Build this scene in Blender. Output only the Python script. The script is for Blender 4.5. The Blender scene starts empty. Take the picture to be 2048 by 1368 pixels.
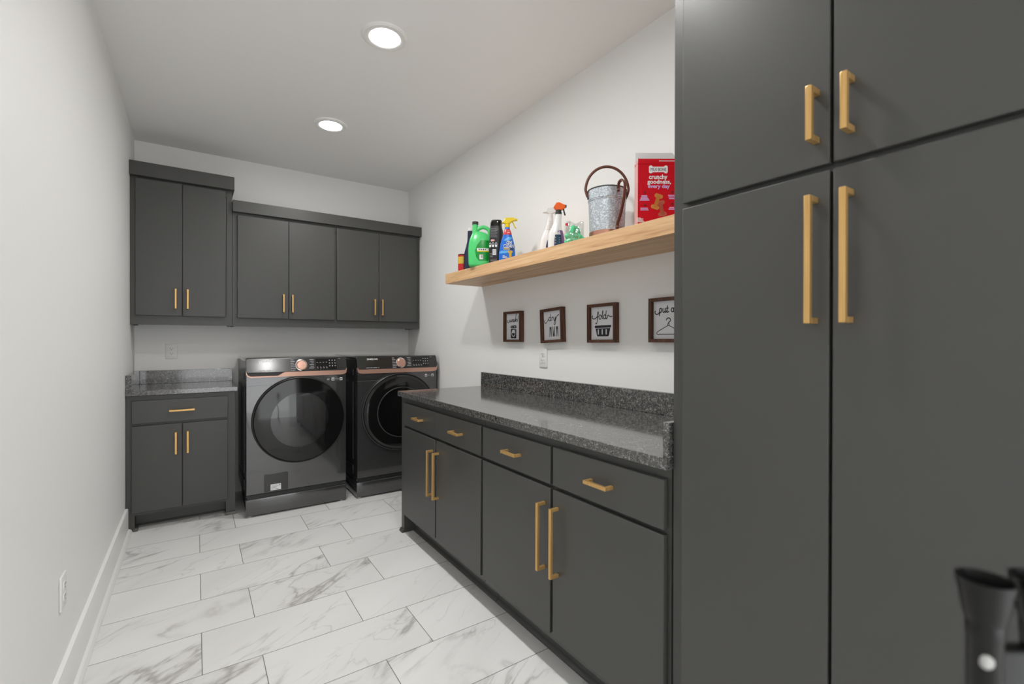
import bpy, bmesh, math, random
from mathutils import Vector, Matrix
R = math.radians
PI = math.pi
scene = bpy.context.scene
col = scene.collection
random.seed(7)

WORLD, LAMP, SPOT = 2.8, 146., 24.5
# ------------------------------------------------------------------ materials
MATS = {}
def srgb(r, g, b):
    f = lambda c: (c/255/12.92) if c/255 <= .04045 else ((c/255+.055)/1.055)**2.4
    return (f(r), f(g), f(b), 1)

def mat(name, colr, rough=.5, metal=0., spec=.5, coat=0., bump=None, emit=None, alpha=1., coat_rough=.05):
    if name in MATS: return MATS[name]
    m = bpy.data.materials.new(name); m.use_nodes = True
    nt = m.node_tree; b = nt.nodes['Principled BSDF']
    b.inputs['Base Color'].default_value = colr
    b.inputs['Roughness'].default_value = rough
    b.inputs['Metallic'].default_value = metal
    b.inputs['Specular IOR Level'].default_value = spec
    b.inputs['Coat Weight'].default_value = coat
    b.inputs['Coat Roughness'].default_value = coat_rough
    if alpha < 1: b.inputs['Alpha'].default_value = alpha
    if emit:
        b.inputs['Emission Color'].default_value = emit[0]
        b.inputs['Emission Strength'].default_value = emit[1]
    if bump:
        tc = nt.nodes.new('ShaderNodeTexCoord'); n = nt.nodes.new('ShaderNodeTexNoise')
        n.inputs['Scale'].default_value = bump[0]; n.inputs['Detail'].default_value = 3
        bp = nt.nodes.new('ShaderNodeBump'); bp.inputs['Strength'].default_value = bump[1]
        bp.inputs['Distance'].default_value = bump[2] if len(bump) > 2 else .002
        nt.links.new(tc.outputs['Object'], n.inputs['Vector'])
        nt.links.new(n.outputs['Fac'], bp.inputs['Height'])
        nt.links.new(bp.outputs['Normal'], b.inputs['Normal'])
    MATS[name] = m
    return m

class NT:
    """small helper for writing node trees"""
    def __init__(s, name):
        s.m = bpy.data.materials.new(name); s.m.use_nodes = True
        s.t = s.m.node_tree; s.b = s.t.nodes['Principled BSDF']
    def n(s, typ, **kw):
        nd = s.t.nodes.new('ShaderNode'+typ)
        for k, v in kw.items():
            if k.startswith('_'): setattr(nd, k[1:], v)
            else: s.set(nd.inputs[k.replace('0', ' ') if k not in nd.inputs else k], v)
        return nd
    def set(s, sock, v):
        if hasattr(v, 'is_output') or isinstance(v, bpy.types.NodeSocket): s.t.links.new(v, sock)
        else: sock.default_value = v
    def math(s, op, a, b=None, c=None):
        nd = s.t.nodes.new('ShaderNodeMath'); nd.operation = op
        s.set(nd.inputs[0], a)
        if b is not None: s.set(nd.inputs[1], b)
        if c is not None: s.set(nd.inputs[2], c)
        return nd.outputs[0]
    def ramp(s, fac, stops, interp='LINEAR'):
        nd = s.t.nodes.new('ShaderNodeValToRGB'); nd.color_ramp.interpolation = interp
        e = nd.color_ramp.elements
        while len(e) < len(stops): e.new(.5)
        for k, (p, c) in enumerate(stops): e[k].position = p; e[k].color = c
        s.set(nd.inputs[0], fac); return nd.outputs[0]
    def mix(s, fac, a, b, blend='MIX'):
        nd = s.t.nodes.new('ShaderNodeMix'); nd.data_type = 'RGBA'; nd.blend_type = blend
        s.set(nd.inputs[0], fac); s.set(nd.inputs[6], a); s.set(nd.inputs[7], b)
        return nd.outputs[2]
    def noise(s, vec, scale, detail=3, rough=.5, dist=0.):
        nd = s.t.nodes.new('ShaderNodeTexNoise')
        s.set(nd.inputs['Vector'], vec); nd.inputs['Scale'].default_value = scale
        nd.inputs['Detail'].default_value = detail; nd.inputs['Roughness'].default_value = rough
        nd.inputs['Distortion'].default_value = dist
        return nd.outputs['Fac']
    def obj(s):
        return s.t.nodes.new('ShaderNodeTexCoord').outputs['Object']
    def mapping(s, vec, scale=(1,1,1), rot=(0,0,0), loc=(0,0,0)):
        nd = s.t.nodes.new('ShaderNodeMapping'); s.set(nd.inputs['Vector'], vec)
        nd.inputs['Scale'].default_value = scale; nd.inputs['Rotation'].default_value = rot
        nd.inputs['Location'].default_value = loc
        return nd.outputs[0]
    def bump(s, h, strength, dist=.002):
        nd = s.t.nodes.new('ShaderNodeBump'); s.set(nd.inputs['Height'], h)
        nd.inputs['Strength'].default_value = strength; nd.inputs['Distance'].default_value = dist
        s.t.links.new(nd.outputs[0], s.b.inputs['Normal'])

M_wall = mat('wall_paint', (.85,.848,.838,1), .55, bump=(140, .06))
M_ceil = mat('ceiling_paint', (.87,.862,.852,1), .6, bump=(90, .05))
M_trim = mat('white_trim', (.82,.815,.80,1), .35)
M_plate = mat('white_plastic', (.78,.78,.765,1), .35)
M_slot = mat('dark_slot', (.03,.03,.03,1), .6)
M_cab = mat('charcoal_cabinet_paint', (.056,.0563,.0532,1), .40, bump=(150, .10, .001))
M_cabin = mat('charcoal_recess', srgb(46,47,45), .5)
M_black = mat('black_gloss', (.006,.006,.006,1), .08)
M_blackm = mat('black_plastic', (.012,.012,.012,1), .35)
M_white = mat('white_print', (.8,.8,.8,1), .4)
M_whitegl = mat('white_bottle', (.8,.8,.79,1), .25)
M_ink = mat('black_ink', (.015,.015,.02,1), .6)
M_chrome = mat('chrome', (.7,.7,.7,1), .15, 1.)
M_rose = mat('rose_gold', srgb(200,158,140), .3, .65)
M_copper = mat('copper', srgb(205,152,130), .25, .8)
M_leather = mat('brown_leather', srgb(98,56,40), .45, bump=(300, .2))
M_rubber = mat('grey_rubber', (.2,.2,.2,1), .6)
M_lens = mat('lamp_lens', (.9,.9,.9,1), .4, emit=((1, .990, .972, 1), LAMP))
M_red = mat('red_card', srgb(200,12,32), .35)
M_cardin = mat('grey_card', srgb(226,228,228), .6)
M_lilac = mat('lilac_print', srgb(205,185,235), .5)
M_pink = mat('pink_card', srgb(225,170,170), .5)
M_navy = mat('navy_plastic', srgb(34,40,66), .25)
M_navyl = mat('navy_label', srgb(40,44,88), .3)
M_teal = mat('teal_label', srgb(20,60,84), .3)
M_purple = mat('purple_label', srgb(120,86,140), .35)
M_green = mat('green_plastic', srgb(78,202,114), .3)
M_greend = mat('green_label', srgb(10,140,50), .3)
M_yellow = mat('yellow_plastic', srgb(222,196,18), .3)
M_blue = mat('blue_label', srgb(20,104,205), .3)
M_bluel = mat('light_blue_label', srgb(90,165,225), .3)
M_orange = mat('orange_plastic', srgb(240,98,22), .3)
M_gold = mat('gold_print', srgb(210,175,60), .4)
M_greypr = mat('grey_print', srgb(150,150,155), .5)
M_biscuit = mat('biscuit_print', srgb(196,128,58), .5)
M_biscuit2 = mat('dark_biscuit_print', srgb(180,92,72), .5)
M_biscuitd = mat('biscuit_dots', srgb(120,62,20), .5)
M_redd = mat('dark_red_print', srgb(140,10,24), .5)
M_pod = mat('green_pod', srgb(84,200,140), .2, coat=.5)
M_can = mat('red_can', srgb(190,30,36), .35)

def brass():
    N = NT('brushed_brass')
    v = N.mapping(N.obj(), (400,400,6))
    f = N.noise(v, 1.0, 2)
    N.set(N.b.inputs['Base Color'], N.ramp(f, [(.3, srgb(203,160,98)), (.7, srgb(220,182,118))]))
    N.b.inputs['Metallic'].default_value = .72; N.b.inputs['Roughness'].default_value = .36
    return N.m
M_brass = brass()

def granite():
    N = NT('dark_speckled_granite')
    o = N.obj()
    a = N.noise(o, 230, 5, .7); b = N.noise(o, 70, 4, .6)
    f = N.math('ADD', N.math('MULTIPLY', a, .72), N.math('MULTIPLY', b, .28))
    c = N.ramp(f, [(.38, (.006,.006,.006,1)), (.475, (.042,.042,.041,1)), (.545, (.125,.124,.12,1)), (.64, (.42,.42,.41,1))])
    N.set(N.b.inputs['Base Color'], c)
    N.set(N.b.inputs['Roughness'], N.math('ADD', N.math('MULTIPLY', b, .12), .03))
    N.b.inputs['IOR'].default_value = 1.85
    return N.m
M_granite = granite()

def wood(name, axis, light, mid, dark, rough=.45, scale=1.):
    N = NT(name)
    o = N.obj()
    sc = {'Y': (26,1.1,26), 'X': (1.1,26,26), 'Z': (26,26,1.1)}[axis]
    v = N.mapping(o, tuple(k*scale for k in sc))
    a = N.noise(v, 1.0, 5, .6, 1.2)
    v2 = N.mapping(o, tuple(k*scale*5 for k in sc))
    b = N.noise(v2, 1.0, 3, .5)
    c = N.ramp(N.math('ADD', N.math('MULTIPLY', a, .75), N.math('MULTIPLY', b, .25)), [(.33, dark), (.5, mid), (.66, light)])
    # a few knots
    vk = N.t.nodes.new('ShaderNodeTexVoronoi'); N.set(vk.inputs['Vector'], N.mapping(o, (3.2,1.4,3.2) if axis == 'Y' else (2,2,2)))
    vk.inputs['Scale'].default_value = 1.2
    k = N.ramp(vk.outputs['Distance'], [(.02, (1,1,1,1)), (.10, (0,0,0,1))])
    kk = N.math('MULTIPLY', k, .55)
    N.set(N.b.inputs['Base Color'], N.mix(kk, c, dark))
    N.b.inputs['Roughness'].default_value = rough
    N.bump(a, .08, .001)
    return N.m
M_shelf = wood('light_fir_wood', 'Y', srgb(226,190,148), srgb(210,170,126), srgb(170,122,82))
M_frame = wood('dark_walnut_wood', 'Z', srgb(112,72,46), srgb(84,50,32), srgb(50,30,20), .55, 2.2)

def tiles():
    N = NT('marble_floor_tile')
    o = N.obj()
    sx = N.t.nodes.new('ShaderNodeSeparateXYZ'); N.set(sx.inputs[0], o)
    X, Y = sx.outputs[0], sx.outputs[1]
    ry = N.math('DIVIDE', N.math('SUBTRACT', Y, 1.781), .3027)
    row = N.math('FLOOR', ry); fy = N.math('SUBTRACT', ry, row)
    par = N.math('FLOORED_MODULO', row, 2.0)
    off = N.math('ADD', N.math('MULTIPLY', N.math('SUBTRACT', 1.0, par), .2), .02)
    rx = N.math('DIVIDE', N.math('SUBTRACT', X, off), .5985)
    cx = N.math('FLOOR', rx); fx = N.math('SUBTRACT', rx, cx)
    ex = N.math('MULTIPLY', N.math('MINIMUM', fx, N.math('SUBTRACT', 1.0, fx)), .5985)
    ey = N.math('MULTIPLY', N.math('MINIMUM', fy, N.math('SUBTRACT', 1.0, fy)), .3027)
    edge = N.math('MINIMUM', ex, ey)
    grout = N.math('LESS_THAN', edge, .0014)
    cb = N.t.nodes.new('ShaderNodeCombineXYZ'); N.set(cb.inputs[0], cx); N.set(cb.inputs[1], row)
    wn = N.t.nodes.new('ShaderNodeTexWhiteNoise'); wn.noise_dimensions = '3D'; N.set(wn.inputs['Vector'], cb.outputs[0])
    vm = N.t.nodes.new('ShaderNodeVectorMath'); vm.operation = 'MULTIPLY_ADD'
    N.set(vm.inputs[0], wn.outputs['Color']); vm.inputs[1].default_value = (37, 41, 23); N.set(vm.inputs[2], o)
    # veins run diagonally across each tile
    rot = N.mapping(vm.outputs[0], (1,1,1), (0,0,R(-32)))
    va = N.mapping(rot, (1.0,3.3,1.))
    n1 = N.noise(va, .85, 6, .52, .5)
    r1 = N.math('ABSOLUTE', N.math('SUBTRACT', n1, .5))
    vein = N.ramp(r1, [(.0, (.95,.95,.95,1)), (.006, (.60,.60,.60,1)), (.016, (.16,.16,.16,1)), (.036, (0,0,0,1))])
    n2 = N.noise(N.mapping(rot, (1.3,3.6,1.), loc=(5,9,2)), 1.5, 4, .5, .6)
    r2 = N.math('ABSOLUTE', N.math('SUBTRACT', n2, .5))
    fine = N.ramp(r2, [(.0, (.7,.7,.7,1)), (.006, (.2,.2,.2,1)), (.018, (0,0,0,1))])
    mask = N.ramp(N.noise(vm.outputs[0], 2.1, 2), [(.43, (0,0,0,1)), (.58, (1,1,1,1))])
    cloud = N.noise(va, .8, 3)
    base = N.ramp(cloud, [(.3, (.70,.697,.686,1)), (.7, (.78,.777,.767,1))])
    amt = N.math('MINIMUM', N.math('ADD', N.math('MULTIPLY', N.math('MULTIPLY', vein, mask), .72), N.math('MULTIPLY', N.math('MULTIPLY', fine, mask), .45)), .85)
    c = N.mix(amt, base, (.27,.255,.245,1))
    c = N.mix(grout, c, (.13,.13,.125,1))
    N.set(N.b.inputs['Base Color'], c)
    N.set(N.b.inputs['Roughness'], N.math('ADD', N.math('MULTIPLY', grout, .4), .36))
    N.b.inputs['Specular IOR Level'].default_value = .4
    N.bump(N.math('SUBTRACT', 1.0, grout), .35, .0012)
    return N.m
M_tile = tiles()

def galvanised():
    N = NT('galvanised_steel')
    o = N.obj()
    vo = N.t.nodes.new('ShaderNodeTexVoronoi'); N.set(vo.inputs['Vector'], o); vo.inputs['Scale'].default_value = 150
    f = N.math('ADD', N.math('MULTIPLY', vo.outputs['Distance'], .5), N.math('MULTIPLY', N.noise(o, 130, 4), .6))
    N.set(N.b.inputs['Base Color'], N.ramp(f, [(.25, srgb(150,162,170)), (.5, srgb(182,192,200)), (.75, srgb(226,231,236))]))
    N.b.inputs['Metallic'].default_value = .55
    N.set(N.b.inputs['Roughness'], N.math('ADD', N.math('MULTIPLY', f, .3), .25))
    return N.m
M_galv = galvanised()

# appliance skins
M_steel = mat('black_stainless', (.085,.085,.086,1), .14, .6, coat=1., coat_rough=.03)
M_panel = mat('control_glass', (.018,.018,.018,1), .2, 0, coat=.4, coat_rough=.12)
M_side = mat('appliance_side', (.02,.02,.021,1), .25)
M_drum = mat('drum_steel', (.75,.75,.75,1), .32, .5)
M_seal = mat('door_seal', (.03,.03,.03,1), .45)
def smoked():
    N = NT('smoked_door_glass')
    t = N.t
    tr = t.nodes.new('ShaderNodeBsdfTransparent'); tr.inputs[0].default_value = (.82,.82,.82,1)
    gl = t.nodes.new('ShaderNodeBsdfGlossy'); gl.inputs['Roughness'].default_value = .03
    gl.inputs[0].default_value = (.9,.9,.9,1)
    fr = t.nodes.new('ShaderNodeFresnel'); fr.inputs[0].default_value = 1.6
    mx = t.nodes.new('ShaderNodeMixShader')
    fa = N.math('ADD', N.math('MULTIPLY', fr.outputs[0], .9), .0)
    N.set(mx.inputs[0], fa); t.links.new(tr.outputs[0], mx.inputs[1]); t.links.new(gl.outputs[0], mx.inputs[2])
    t.links.new(mx.outputs[0], t.nodes['Material Output'].inputs[0])
    return N.m
M_glass = smoked()
def filmbag():
    N = NT('clear_bag_film')
    t = N.t
    tr = t.nodes.new('ShaderNodeBsdfTransparent'); tr.inputs[0].default_value = (.93,.95,.94,1)
    gl = t.nodes.new('ShaderNodeBsdfGlossy'); gl.inputs['Roughness'].default_value = .12
    mx = t.nodes.new('ShaderNodeMixShader'); mx.inputs[0].default_value = .22
    t.links.new(tr.outputs[0], mx.inputs[1]); t.links.new(gl.outputs[0], mx.inputs[2])
    t.links.new(mx.outputs[0], t.nodes['Material Output'].inputs[0])
    return N.m
M_film = filmbag()

# ------------------------------------------------------------------ mesh helpers
class MB:
    def __init__(s): s.bm = bmesh.new()
    def merge(s, t, xf=None):
        if xf is not None: bmesh.ops.transform(t, matrix=xf, verts=t.verts)
        me = bpy.data.meshes.new('t'); t.to_mesh(me); t.free(); s.bm.from_mesh(me); bpy.data.meshes.remove(me)
        return s
    def box(s, x0, x1, y0, y1, z0, z1, bev=0., seg=2, xf=None):
        t = bmesh.new()
        v = [t.verts.new((x, y, z)) for z in (z0, z1) for y in (y0, y1) for x in (x0, x1)]
        for f in ((0,2,3,1), (4,5,7,6), (0,1,5,4), (2,6,7,3), (0,4,6,2), (1,3,7,5)): t.faces.new([v[k] for k in f])
        if bev > 0: bmesh.ops.bevel(t, geom=list(t.edges), offset=bev, segments=seg, profile=.5, affect='EDGES', clamp_overlap=True)
        return s.merge(t, xf)
    def rings(s, rs, caps=True, close=False, xf=None):
        t = bmesh.new(); L = [[t.verts.new(p) for p in r] for r in rs]; n = len(L[0])
        pairs = list(zip(L[:-1], L[1:])) + ([(L[-1], L[0])] if close else [])
        for a, b in pairs:
            for k in range(n):
                k2 = (k+1) % n
                t.faces.new((a[k], a[k2], b[k2], b[k]))
        if caps and not close:
            for r in (L[0][::-1], L[-1]):
                try: t.faces.new(r)
                except ValueError: pass
        bmesh.ops.recalc_face_normals(t, faces=t.faces)
        return s.merge(t, xf)
    def lathe(s, prof, c=(0,0,0), axis='Z', seg=48, xf=None, caps=True):
        rs = []
        for r, h in prof:
            ring = []
            for k in range(seg):
                a = 2*PI*k/seg; u, v = r*math.cos(a), r*math.sin(a)
                p = {'Z': (u, v, h), 'Y': (u, h, v), 'X': (h, u, v)}[axis]
                ring.append((c[0]+p[0], c[1]+p[1], c[2]+p[2]))
            rs.append(ring)
        return s.rings(rs, caps=caps, xf=xf)
    def tube(s, pts, w, h=None, seg=20, up=None, closed=False, xf=None, square=False):
        """sweep an ellipse (or rectangle) w x h (radii) along pts"""
        h = h if h is not None else w
        P = [Vector(p) for p in pts]; rs = []
        n = len(P); prev = None
        for k in range(n):
            a = P[k-1] if (k > 0 or closed) else P[k]; b = P[(k+1) % n] if (k < n-1 or closed) else P[k]
            d = (b-a).normalized()
            if up is not None: q = Vector(up)
            elif prev is not None: q = prev
            else: q = Vector((0,0,1)) if abs(d.z) < .9 else Vector((1,0,0))
            sd = d.cross(q).normalized(); q = sd.cross(d).normalized(); prev = q
            if square: ring = [P[k]+sd*i*w+q*j*h for i, j in ((-1,-1),(1,-1),(1,1),(-1,1))]
            else: ring = [P[k]+sd*w*math.cos(2*PI*i/seg)+q*h*math.sin(2*PI*i/seg) for i in range(seg)]
            rs.append(ring)
        return s.rings(rs, close=closed, xf=xf)
    def prism(s, poly, d0, d1, plane='XZ', xf=None, bev=0.):
        """extrude a 2D outline between depths d0, d1"""
        def P(u, v, d): return {'XZ': (u, d, v), 'XY': (u, v, d), 'YZ': (d, u, v)}[plane]
        t = bmesh.new()
        a = [t.verts.new(P(u, v, d0)) for u, v in poly]; b = [t.verts.new(P(u, v, d1)) for u, v in poly]
        n = len(poly); t.faces.new(a); t.faces.new(b[::-1])
        for k in range(n): t.faces.new((a[k], b[k], b[(k+1) % n], a[(k+1) % n]))
        bmesh.ops.recalc_face_normals(t, faces=t.faces)
        if bev: 
            ed = [e for e in t.edges if all(abs(f.normal[{'XZ':1,'XY':2,'YZ':0}[plane]]) > .9 or len(f.verts) == 4 for f in e.link_faces) and any(len(f.verts) == n for f in e.link_faces)]
            bmesh.ops.bevel(t, geom=ed, offset=bev, segments=2, profile=.5, affect='EDGES', clamp_overlap=True)
        return s.merge(t, xf)
    def grid(s, f, nu, nv):
        t = bmesh.new(); V = [[t.verts.new(f(i/nu, j/nv)) for j in range(nv+1)] for i in range(nu+1)]
        for i in range(nu):
            for j in range(nv): t.faces.new((V[i][j], V[i+1][j], V[i+1][j+1], V[i][j+1]))
        return s.merge(t)
    def map(s, fn):
        for v in s.bm.verts: v.co = Vector(fn(v.co))
        return s

def rrect(x0, x1, z0, z1, r, n=5):
    out = []
    for cx, cz, a0 in ((x1-r, z0+r, -90), (x1-r, z1-r, 0), (x0+r, z1-r, 90), (x0+r, z0+r, 180)):
        for k in range(n+1):
            a = R(a0+90*k/n); out.append((cx+r*math.cos(a), cz+r*math.sin(a)))
    return out

def circ(cx, cz, r, n=20): return [(cx+r*math.cos(2*PI*k/n), cz+r*math.sin(2*PI*k/n)) for k in range(n)]

def catmull(pts, n=8):
    P = [Vector(p) for p in pts]; out = []
    for k in range(len(P)-1):
        p0 = P[max(k-1, 0)]; p1 = P[k]; p2 = P[k+1]; p3 = P[min(k+2, len(P)-1)]
        for i in range(n):
            t = i/n
            out.append(.5*((2*p1)+(p2-p0)*t+(2*p0-5*p1+4*p2-p3)*t*t+(3*p1-p0-3*p2+p3)*t**3))
    out.append(P[-1]); return out

def part(name, mb, m, parent=None, label=None, smooth=20):
    me = bpy.data.meshes.new(name)
    bmesh.ops.recalc_face_normals(mb.bm, faces=mb.bm.faces) if len(mb.bm.faces) < 60000 else None
    mb.bm.to_mesh(me); mb.bm.free()
    for p in me.polygons: p.use_smooth = True
    me.set_sharp_from_angle(angle=R(smooth))
    me.materials.append(m)
    o = bpy.data.objects.new(name, me); col.objects.link(o)
    if parent is not None: o.parent = parent
    if label: o['label'] = label
    return o

def tag(o, label, cat, group=None):
    o['label'] = label; o['category'] = cat
    if group: o['group'] = group
    return o
def thing(name, label, cat, loc=(0,0,0), rz=0., group=None, rot=None):
    o = bpy.data.objects.new(name, None); col.objects.link(o); o.empty_display_size = .05
    o.location = loc; o.rotation_euler = rot if rot else (0, 0, rz)
    return tag(o, label, cat, group)
def struct(name, mb, m, parent=None):
    o = part(name, mb, m, parent)
    if parent is None: o['kind'] = 'structure'
    return o

def text_mb(s, x0, x1, z0, z1, y=0., depth=.0004, bold=0., shear=0.):
    """lettering fitted into the XZ rectangle, facing -Y"""
    c = bpy.data.curves.new('t', 'FONT'); c.body = s; c.size = 1; c.offset = bold; c.shear = shear
    c.resolution_u = 3; c.extrude = 0
    o = bpy.data.objects.new('t', c); col.objects.link(o)
    dg = bpy.context.evaluated_depsgraph_get(); dg.update()
    me = bpy.data.meshes.new_from_object(o.evaluated_get(dg))
    col.objects.unlink(o); bpy.data.objects.remove(o)
    b = MB(); b.bm.from_mesh(me); bpy.data.meshes.remove(me); bpy.data.curves.remove(c)
    xs = [v.co.x for v in b.bm.verts]; ys = [v.co.y for v in b.bm.verts]
    ax, bx, ay, by = min(xs), max(xs), min(ys), max(ys)
    for v in b.bm.verts:
        v.co = Vector((x0+(v.co.x-ax)/(bx-ax)*(x1-x0), y-depth, z0+(v.co.y-ay)/(by-ay)*(z1-z0)))
    return b
def add_mb(a, b):
    t = b.bm; me = bpy.data.meshes.new('t'); t.to_mesh(me); t.free(); a.bm.from_mesh(me); bpy.data.meshes.remove(me); return a

# ------------------------------------------------------------------ the room
XL, XR, YB, YF, ZC = -.378, 1.767, 4.455, -1.6, 2.745
struct('floor', MB().box(XL-.1, XR+.1, YF-.1, YB+.1, -.1, 0), M_tile)
struct('ceiling', MB().box(XL-.1, XR+.1, YF-.1, YB+.1, ZC, ZC+.1), M_ceil)
struct('wall_left', MB().box(XL-.1, XL, YF-.1, YB+.1, 0, ZC), M_wall)
struct('wall_right', MB().box(XR, XR+.1, YF-.1, YB+.1, 0, ZC), M_wall)
struct('wall_back', MB().box(XL, XR, YB, YB+.1, 0, ZC), M_wall)
OX0, OX1, OZ = XL+.16, XR-.16, 2.35  # opening added to the unseen wall to let in soft fill light
struct('wall_front', MB().box(XL, OX0, YF-.1, YF, 0, ZC).box(OX1, XR, YF-.1, YF, 0, ZC).box(OX0, OX1, YF-.1, YF, OZ, ZC), M_wall)
struct('trim_fill_opening', MB().box(OX0-.08, OX0, YF, YF+.018, 0, OZ+.08, .003).box(OX1, OX1+.08, YF, YF+.018, 0, OZ+.08, .003).box(OX0, OX1, YF, YF+.018, OZ, OZ+.08, .003), M_trim)  # casing around the added fill-light opening
def base_profile(y0, y1):
    b = MB()
    b.prism([(XL, 0), (XL+.016, 0), (XL+.016, .1515), (XL+.014, .157), (XL, .157)], y0, y1, 'XZ')
    return b
bb = struct('baseboard_left', base_profile(YF, 3.892), M_trim)
q = MB(); q.prism([(XL+.016, 0), (XL+.036, 0)]+[(XL+.016+.020*math.cos(R(a)), .022*math.sin(R(a))) for a in (20, 40, 60, 80)]+[(XL+.016, .022)], YF, 3.895, 'XZ')
part('shoe_moulding', q, M_trim, bb)

# ------------------------------------------------------------------ ceiling lights
def downlight(x, y, label, group=None):
    t = thing('ceiling_light', label, 'ceiling light', (x, y, ZC), group=group)
    part('trim_ring', MB().lathe([(.071,-.004), (.073,-.0108), (.080,-.0125), (.098,-.0125), (.106,-.008), (.109,-.0005), (.071,-.0005)], seg=64, caps=False), M_trim, t)
    part('lens', MB().lathe([(.071,-.001), (.071,-.0062), (.060,-.0088), (.035,-.0104), (.004,-.011)], seg=64), M_lens, t)
    ld = bpy.data.lights.new('beam', 'SPOT'); ld.energy = SPOT; ld.spot_size = R(150); ld.spot_blend = 1.; ld.shadow_soft_size = .06; ld.color = (1, .990, .972)
    lo = bpy.data.objects.new('beam', ld); col.objects.link(lo); lo.parent = t; lo.location = (0, 0, -.03)
downlight(.766, 2.238, 'round white recessed ceiling light, nearer and larger of the two in view')
downlight(.771, 3.365, 'round white recessed ceiling light farther back, towards the wall cabinets')
downlight(.766, -.95, 'unseen round recessed fill light added to the ceiling behind the camera')  # unseen lamp added behind the camera as extra fill
downlight(.766, 1.11, 'third round recessed ceiling light of the row, overhead in front of the tall cabinet')

# ------------------------------------------------------------------ cabinets
def pull(parent, x, z, L, vert, y, stand=.032, w=.006):
    """square bar pull with two posts, standing off a face at local y"""
    b = MB(); yo = y-stand
    if vert:
        b.box(x-w, x+w, yo-w, yo+w, z-L/2, z+L/2, .0012)
        for s in (-1, 1): b.box(x-w, x+w, yo+w, y, z+s*(L/2-w)-w, z+s*(L/2-w)+w, .0008)
    else:
        b.box(x-L/2, x+L/2, yo-w, yo+w, z-w, z+w, .0012)
        for s in (-1, 1): b.box(x+s*(L/2-w)-w, x+s*(L/2-w)+w, yo+w, y, z-w, z+w, .0008)
    return part('handle', b, M_brass, parent)
DT = .02
def front(kind, root, x0, x1, z0, z1):
    return part(kind, MB().box(x0, x1, -DT, -.001, z0, z1, .0022), M_cab, root)

# wall cabinets: local x = world X - root x, local y = depth
def wall_cab(label, x0, x1, z0, z1, yf, crown_x, crown_z, crown_y, doors, hand):
    t = thing('wall_cabinet', label, 'cabinet', (x0, yf, z0)); W = x1-x0; H = z1-z0; D = YB-yf-.002
    b = MB()
    b.box(.002, W-.002, .008, D, .03, H-.001)                # carcass
    b.box(.0, .032, 0, .02, 0, H).box(W-.034, W, 0, .02, 0, H).box(.032, W-.034, 0, .02, 0, .07).box(.032, W-.034, 0, .02, H-.06, H)
    b.box(.0015, .02, .02, D, 0, .03).box(W-.02, W-.0015, .02, D, 0, .03)
    part('carcass', b, M_cab, t)
    c = MB(); cy = crown_y-yf
    c.box(crown_x[0]-x0, crown_x[1]-x0, cy, D-.001, crown_z[0]-z0, crown_z[1]-z0, .002)
    part('crown_moulding', c, M_cab, t)
    for (a, b_, dz0, dz1), hx in zip(doors, hand):
        d = front('door', t, a-x0, b_-x0, dz0-z0, dz1-z0)
        pull(d, hx-x0, 1.549-z0, .142, True, -DT, .028, .0055)
    return t
wall_cab('taller charcoal wall cabinet with two doors, in the left corner above the outlet', XL+.001, .229, 1.362, 2.40, 4.15, (XL+.001, .243), (2.392, 2.489), 4.103,
         [(-.347, -.0815, 1.427, 2.381), (-.0785, .186, 1.427, 2.381)], [-.119, -.048])
wall_cab('long low charcoal wall cabinet with four doors above the washer and dryer', .2315, 1.752, 1.360, 2.245, 4.152, (.2315, 1.765), (2.234, 2.321), 4.113,
         [(.264, .622, 1.425, 2.213), (.6255, .981, 1.425, 2.213), (.999, 1.3625, 1.425, 2.213), (1.366, 1.726, 1.425, 2.213)], [.583, .649, 1.321, 1.389])

# base cabinets
def base_cab(label, loc, rz, W, D, top, fronts, toe, feet, shoe=True, shift=0.):
    """fronts: list of (kind,x0,x1,z0,z1,pull) ; toe: (x0,x1,height,depth)"""
    t = thing('base_cabinet', label, 'cabinet', loc, rz)
    b = MB()
    x0, x1, th, td = toe
    b.box(.0015, W-.0015, 0, D, th, top)
    if x0 > .002: b.box(.0015, x0, 0, D, 0, th)
    if x1 < W-.002: b.box(x1, W-.0015, 0, D, 0, th)
    part('carcass', b, M_cab, t)
    k = MB().box(max(x0, .0015), min(x1, W-.0015), td, td+.02, .001, th)
    if shoe: k.prism([(td-.014, .001), (td, .001), (td, .02), (td-.006, .016), (td-.012, .008)], max(x0, .0015), min(x1, W-.0015), 'YZ')
    part('toe_kick', k, M_cab, t)
    for fx0, fx1, ex in feet:
        f = MB(); f.prism([(-.016, .001), (td if td < .05 else .05, .001), (.05, .02), (0, .022), (-.008, .019), (-.014, .01)], fx0, fx1, 'YZ')
        part('foot_moulding', f, M_cab, t)
    for kind, a, b_, z0, z1, p in fronts:
        d = front(kind, t, a, b_, z0, z1)
        if p: pull(d, p[0], p[1], p[2], p[3], -DT, p[4] if len(p) > 4 else .032)
    return t

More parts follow.
